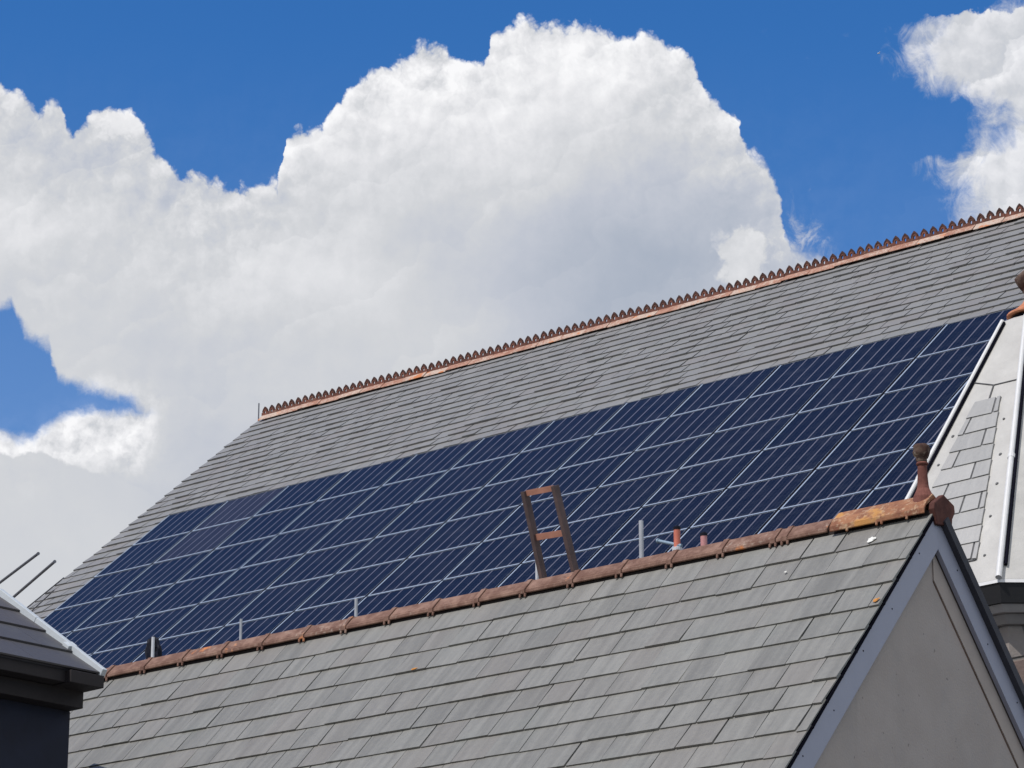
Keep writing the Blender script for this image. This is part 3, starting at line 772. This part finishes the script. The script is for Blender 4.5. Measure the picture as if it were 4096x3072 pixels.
# black bundle tied behind the first post
e = thing('plastic_bundle', .10, .33, .185, 'crumpled black plastic bundle behind the white post near the left end of the ridge', 'bundle')
def bund(pts, cx, dep, name):
    sil = [((x-610)/5.53/500, -(y-960)/5.53/480) for x, y in pts]
    mb = MB(); n = len(sil); cxm = sum(p[0] for p in sil)/n; cym = sum(p[1] for p in sil)/n
    rings = []
    for f_, d_ in ((.35, -dep), (.82, -dep*.72), (1., 0), (.82, dep*.72), (.35, dep)):
        rings.append([(cxm+(x-cxm)*f_, d_, cym+(y-cym)*f_) for x, y in sil])
    for A_, B_ in zip(rings, rings[1:]):
        for i in range(n):
            j = (i+1) % n; mb.face([A_[i], A_[j], B_[j], B_[i]])
    mb.face(rings[0][::-1]); mb.face(rings[-1])
    return mb.build(name, M_black, e, weld=True)
bund([(515, 560), (560, 530), (600, 560), (640, 505), (685, 500), (705, 570), (712, 740), (740, 900), (700, 1180), (520, 1180), (470, 990), (425, 860), (470, 750), (512, 660)], 0, .045, 'folds')
bund([(750, 545), (790, 560), (835, 700), (880, 745), (925, 880), (930, 1100), (850, 1110), (845, 900), (790, 790)], 0, .018, 'loose_flap')
bund([(715, 745), (835, 740), (840, 790), (720, 780)], 0, .012, 'loose_flap')
bund([(705, 860), (880, 870), (880, 1100), (705, 1100)], 0, .015, 'loose_flap')

# ================================================================== dark building at the left
C4 = CAM + ray(278, 2900)*23.0
FR4 = frame(C4, R2, H2); gz4 = -C4.z
left = empty('dark_building', FR4, 'dark walled building at the lower left with slate roof and white verge', 'building')
LEN = 9.
def rz(r_): return .392 + .640*(.24-r_)
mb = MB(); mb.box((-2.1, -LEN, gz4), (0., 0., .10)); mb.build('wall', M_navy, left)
mb = MB(); mb.box((-.3, -LEN+.02, .102), (.150, .0, .232)); mb.build('frieze', M_darktim, left, bevel=.004)
mb = MB(); mb.box((-.2, -LEN+.03, .234), (.30, .0, .325)); mb.build('eave_box', M_darktim, left, bevel=.004)
mb = MB(); mb.box((.06, -.30, .226), (.366, .012, .318)); mb.build('eave_corner', M_darktim, left, bevel=.004)
mb = MB(); S4 = math.atan(.640); c4, s4 = math.cos(S4), math.sin(S4)
def L4(u, v, w): # u along -H2 from the verge; v down slope; w off the roof
    return (-.95+v*c4 + w*s4, -u, rz(-.95) - v*s4 + w*c4)
VL = (.335+.95)/c4
mb.hexa([L4(.0, 0, -.05), L4(LEN, 0, -.05), L4(LEN, VL-.03, -.05), L4(.0, VL-.03, -.05), L4(.0, 0, -.01), L4(LEN, 0, -.01), L4(LEN, VL-.03, -.01), L4(.0, VL-.03, -.01)])
rf4 = mb.build('roof', M_under, left)
rows4 = int(VL/.39)+1
mb = MB(); rng = random.Random(5)
for k in range(rows4+1):
    vb = VL - k*.39; va = vb-.39
    va = max(va, .02)
    if vb < .1: break
    u = .01 - (k % 2)*.3
    while u < LEN:
        u1_ = min(u+.6, LEN); uu = max(u, .01)
        t_ = .014
        top = [(uu, va-.04, 0), (u1_-.003, va-.04, 0), (u1_-.003, vb, t_+.004), (uu, vb, t_+.004)]; bot = [(q[0], q[1], q[2]-t_) for q in top]
        c = [L4(*q) for q in bot]+[L4(*q) for q in top]; uv = [(q[0], q[1]) for q in bot+top]
        mb.hexa(c, rng.gauss(.5, .12), uv, skip=(2,)); u += .6
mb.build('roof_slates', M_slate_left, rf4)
mb = MB(); mb.hexa([L4(-.030, VL-.95-1.4*0, -.04), L4(.014, VL-.95, -.04), L4(.014, VL+.02, -.04), L4(-.030, VL+.02, -.04), L4(-.030, VL-.95, .052), L4(.014, VL-.95, .052), L4(.014, VL+.02, .052), L4(-.030, VL+.02, .052)])
mb.hexa([L4(-.030, 0, -.04), L4(.014, 0, -.04), L4(.014, VL-.955, -.04), L4(-.030, VL-.955, -.04), L4(-.030, 0, .052), L4(.014, 0, .052), L4(.014, VL-.955, .052), L4(-.030, VL-.955, .052)])
mb.hexa([L4(-.034, VL-.50, -.03), L4(.040, VL-.50, -.03), L4(.040, VL-.42, -.03), L4(-.034, VL-.42, -.03), L4(-.034, VL-.50, .057), L4(.040, VL-.50, .040), L4(.040, VL-.42, .040), L4(-.034, VL-.42, .057)])
mb.build('verge_trim', M_flash, left, bevel=.003)
# rear slope so that the roof is whole
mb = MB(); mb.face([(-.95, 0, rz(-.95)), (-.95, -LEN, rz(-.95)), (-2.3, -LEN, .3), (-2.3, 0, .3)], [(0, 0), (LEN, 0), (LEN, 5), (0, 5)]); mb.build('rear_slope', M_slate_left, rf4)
mb = MB(); mb.prism([(-2.4, .101), (-.1, .101), (-.1, .45), (-.95, rz(-.95)-.08), (-1.9, .40)], -LEN+.01, -.02, lambda x, y, d: (x, d, y)); mb.build('rear_wall', M_navy, left)

# aerial: rods pointing out from behind the white verge
aer = empty('television_aerial', Matrix.Translation(CAM + ray(60, 2440)*34.3), 'television aerial with parallel thin rods rising behind the white verge', 'aerial')
ao = aer.matrix_world.translation.copy(); starts = []
def rod(x0, y0, x1, y1, dep, r_, name='rod'):
    p = ray(x0, y0)*dep; q = ray(x1, y1); q = q*(p.z/q.z); p2 = p - (q-p).normalized()*.30
    starts.append(CAM+p2)
    mb = MB(); mb.tube(CAM+p2-ao, CAM+q-ao, r_, n=10); 
    mb.tube(CAM+q-ao, CAM+q-ao+(q-p).normalized()*.012, r_*1.12, n=10)
    return mb.build(name, M_rod, aer)
rod(0, 2330, 152, 2215, 34.3, .016); rod(38, 2402, 218, 2247, 34.1, .016)
rod(93, 2443, 253, 2313, 34.1, .0075); rod(112, 2458, 215, 2362, 34.2, .0065)
mb = MB(); mb.tube(starts[0]-ao, starts[3]-ao+(starts[3]-starts[0])*.2, .012, n=8); mb.build('boom', M_rod, aer)
mid = (starts[0]+starts[1])*.5
mb = MB(); mb.tube(Vector((mid.x, mid.y, 0))-ao, mid-ao, .014, n=10); mb.build('mast', M_rod, aer)

# ================================================================== octagonal turret
D5 = CAM + ray(4125, 1075)*27.0
TZ = 5.922+CAM.z; ZA = D5.z; RHO = 1.90; PHI = rad(21.5)
tur = empty('turret', Matrix.Translation((D5.x, D5.y, 0)), 'octagonal turret at the right edge with lead and slate spire above a stone wall', 'turret')
def oc(k, rho, z): t = PHI + k*math.pi/4; return Vector((-rho*math.sin(t), -rho*math.cos(t), z))
mb = MB(); apex = Vector((0, 0, ZA))
ZT = ZA-.53; RT = RHO*.53/(ZA-TZ)
for k in range(8): mb.face([oc(k+1, RHO, TZ), oc(k, RHO, TZ), oc(k, RT, ZT), oc(k+1, RT, ZT)])
for k in range(8): mb.face([oc(k+1, RT, ZT), oc(k, RT, ZT), oc(k, .19, ZT+.06), oc(k+1, .19, ZT+.06)])
mb.face([oc(k, .19, ZT+.06) for k in range(8)][::-1])
mb.face([oc(k, RHO, TZ) for k in range(8)])
spire = mb.build('spire', M_lead, tur)
rng = random.Random(2); M_bed = plain('turret_bed', (.13, .13, .135), .9)
for k in range(8):
    sl = MB(); dk = MB()
    c0, c1_ = oc(k, RHO, TZ), oc(k+1, RHO, TZ); md = (c0+c1_)*.5
    eu = (c0-c1_).normalized(); ev = (md-apex).normalized(); en = ev.cross(eu)
    if en.dot(md - Vector((0, 0, md.z))) < 0: en = -en
    SLn = (md-apex).length; half = (c0-c1_).length/2
    ex = .185
    if k % 2: continue
    V0, V1 = SLn*.42, SLn*.93; hb = .80*half
    hwf = lambda v: max(.02, (hb*v/SLn) - .12*(1-.25*v/SLn))
    n_ = int((V1-V0)/ex)
    for q in range(n_):
        vb = V1 - q*ex; va = vb-ex
        wv = hwf(vb); 
        if wv < .03: continue
        cuts = [-wv] + ([0.11 if q % 2 else -.13] if wv > .17 else []) + ([wv-.06] if (q % 3 == 0 and wv > .3) else []) + [wv]
        for a_, b_ in zip(cuts, cuts[1:]):
            g = .010
            P_ = lambda u, v, w: apex + eu*u + ev*v + en*w
            dl = rng.uniform(-.008, .008)
            wa = hwf(va)/wv
            c = [P_(a_*wa+g, va-.01, .0), P_(b_*wa-g, va-.01, .0), P_(b_-g, vb-g+dl, .012), P_(a_+g, vb-g, .012), P_(a_*wa+g, va-.01, .012), P_(b_*wa-g, va-.01, .012), P_(b_-g, vb-g+dl, .022), P_(a_+g, vb-g, .022)]
            uv = [(a_, va), (b_, va), (b_, vb), (a_, vb)]*2
            sl.hexa([c[i] for i in (3, 2, 1, 0, 7, 6, 5, 4)], min(1, max(0, rng.gauss(.55, .2))), [uv[i] for i in (3, 2, 1, 0, 7, 6, 5, 4)])
        # dark bed showing at the joints, and the little lead clips at the ends of each course
        dk.hexa([P_(-hwf(va), va, .001), P_(hwf(va), va, .001), P_(wv-.02, vb, .001), P_(-wv, vb, .001), P_(-hwf(va), va, .006), P_(hwf(va), va, .006), P_(wv-.024, vb+.004, .010), P_(-wv+.004, vb+.004, .010)])
        if q % 2 == 0:
            for s_ in (-1, 1):
                o_ = P_(s_*(wv+rng.uniform(.03, .07)), vb-rng.uniform(.02, .10), .0)
                dk.tube(o_, o_+en*.008, rng.uniform(.012, .018), .010, 7)
    sl.build('spire_slates', M_slate_tur, spire); dk.build('slate_bed', M_bed, spire)
for k in range(8):
    c0 = oc(k, RHO, TZ); d_ = (apex-c0); out_ = (c0-Vector((0, 0, TZ))).normalized()
    side = out_.cross(Zv).normalized()
    mb = MB(); up_ = (out_*.75+Zv*.65)
    mb.tube(c0+out_*.02+up_*.008, apex-d_*(.53/(ZA-TZ))+up_*.008, .026, .022, 12)
    for f_ in (.36,): mb.tube(c0+d_*f_+up_*.012, c0+d_*(f_+.012)+up_*.012, .032, .032, 12)
    mb.build('hip_roll', M_leadroll, spire, smooth=False)
    sg = out_.cross(Zv)*1.
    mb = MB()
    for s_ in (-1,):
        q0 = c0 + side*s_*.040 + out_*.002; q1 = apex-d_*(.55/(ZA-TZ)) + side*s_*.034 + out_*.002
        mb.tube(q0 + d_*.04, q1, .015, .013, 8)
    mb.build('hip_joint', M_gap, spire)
    # drips and seams of the lead
    for f_ in (.33, .66):
        s1_, s2_ = c0 + d_*f_, None
sm = MB()
for k in range(8):
    for f_ in (.62,):
        a_, b_ = oc(k, RHO, TZ), oc(k+1, RHO, TZ)
        p = a_.lerp(apex, f_); q = b_.lerp(apex, f_+.03); m_ = p.lerp(q, .5); dn_ = (((a_+b_)*.5)-apex).normalized(); m_ = m_ + dn_*.05
        nrm = ((a_+b_)*.5 - Vector((0, 0, TZ))).normalized()*.003 + Zv*.002
        sm.tube(p+nrm, m_+nrm, .006, n=6); sm.tube(m_+nrm, q+nrm, .006, n=6); sm.tube(m_+nrm, m_+nrm+dn_*.20, .008, n=6)
sm.build('lead_seam', plain('lead_seam_dark', (.10, .10, .105), .8), spire)
def ring(name, r0, r1, z0, z1, m_, parent, bev=.0):
    mb = MB()
    for k in range(8):
        a, b = oc(k, r0, z0), oc(k+1, r0, z0); c, d = oc(k+1, r1, z1), oc(k, r1, z1)
        mb.face([b, a, d, c])
    mb.face([oc(k, r1, z1) for k in range(8)][::-1]); mb.face([oc(k, r0, z0) for k in range(8)])
    return mb.build(name, m_, parent, bevel=bev)
ring('eave_apron', RHO+.01, RHO, TZ-.03, TZ-.001, M_leadroll, tur)
ring('gutter', RHO-.03, RHO+.0, TZ-.185, TZ-.032, M_gutter, tur)
ring('cornice', RHO-.09, RHO-.05, TZ-.25, TZ-.187, M_cornice, tur, .004)
ring('cornice', RHO-.20, RHO-.13, TZ-.32, TZ-.252, M_cornice, tur, .004)
ring('wall', RHO-.24, RHO-.24, 0., TZ-.322, M_stone, tur)
# its finial
mb = MB(); 
mb.lathe([(.235, 0), (.232, .018), (.165, .055), (.10, .11), (.075, .15), (.070, .18)], (0, 0, ZA-.44), 28)
tf = mb.build('finial', M_fin_foot, tur, bevel=.003)
mb = MB(); mb.lathe([(.066, .17), (.070, .20), (.080, .235), (.112, .27), (.132, .31), (.134, .35), (.120, .385), (.085, .41), (.04, .425)], (0, 0, ZA-.44), 28, .13, 2.1)
mb.build('finial_head', M_fin_head, tf, smooth=True)
mb = MB(); mb.lathe([(.20, -.02), (.205, 0.), (.13, .02)], (0, 0, ZA-.465), 24); mb.build('spire_cap', M_gap, spire)

# ================================================================== gull, far off
gp = CAM + ray(3515, 213)*900
e = empty('gull', Matrix.Translation(gp), 'tiny white gull high in the blue sky right of the big cloud', 'bird')
mb = MB(); mb.lathe([(.02, -.42), (.12, -.22), (.17, 0), (.13, .22), (.07, .36), (.02, .42)], n=10); body = mb.build('body', M_gull, e, smooth=True); body.rotation_euler = (0, rad(80), rad(20))
for s_ in (-1, 1):
    mb = MB(); pts = [(.14, 0, .05), (.16, s_*.45, .22), (.05, s_*.95, .12), (-.02, s_*.95, .12), (-.08, s_*.42, .20), (-.12, 0, .05)]
    mb.face(pts); mb.face([(x, y, z-.03) for x, y, z in pts][::-1])
    for i in range(6): j = (i+1) % 6; mb.face([pts[i], (pts[i][0], pts[i][1], pts[i][2]-.03), (pts[j][0], pts[j][1], pts[j][2]-.03), pts[j]])
    w_ = mb.build('wing', M_gull, e); w_.rotation_euler = (0, 0, rad(20))
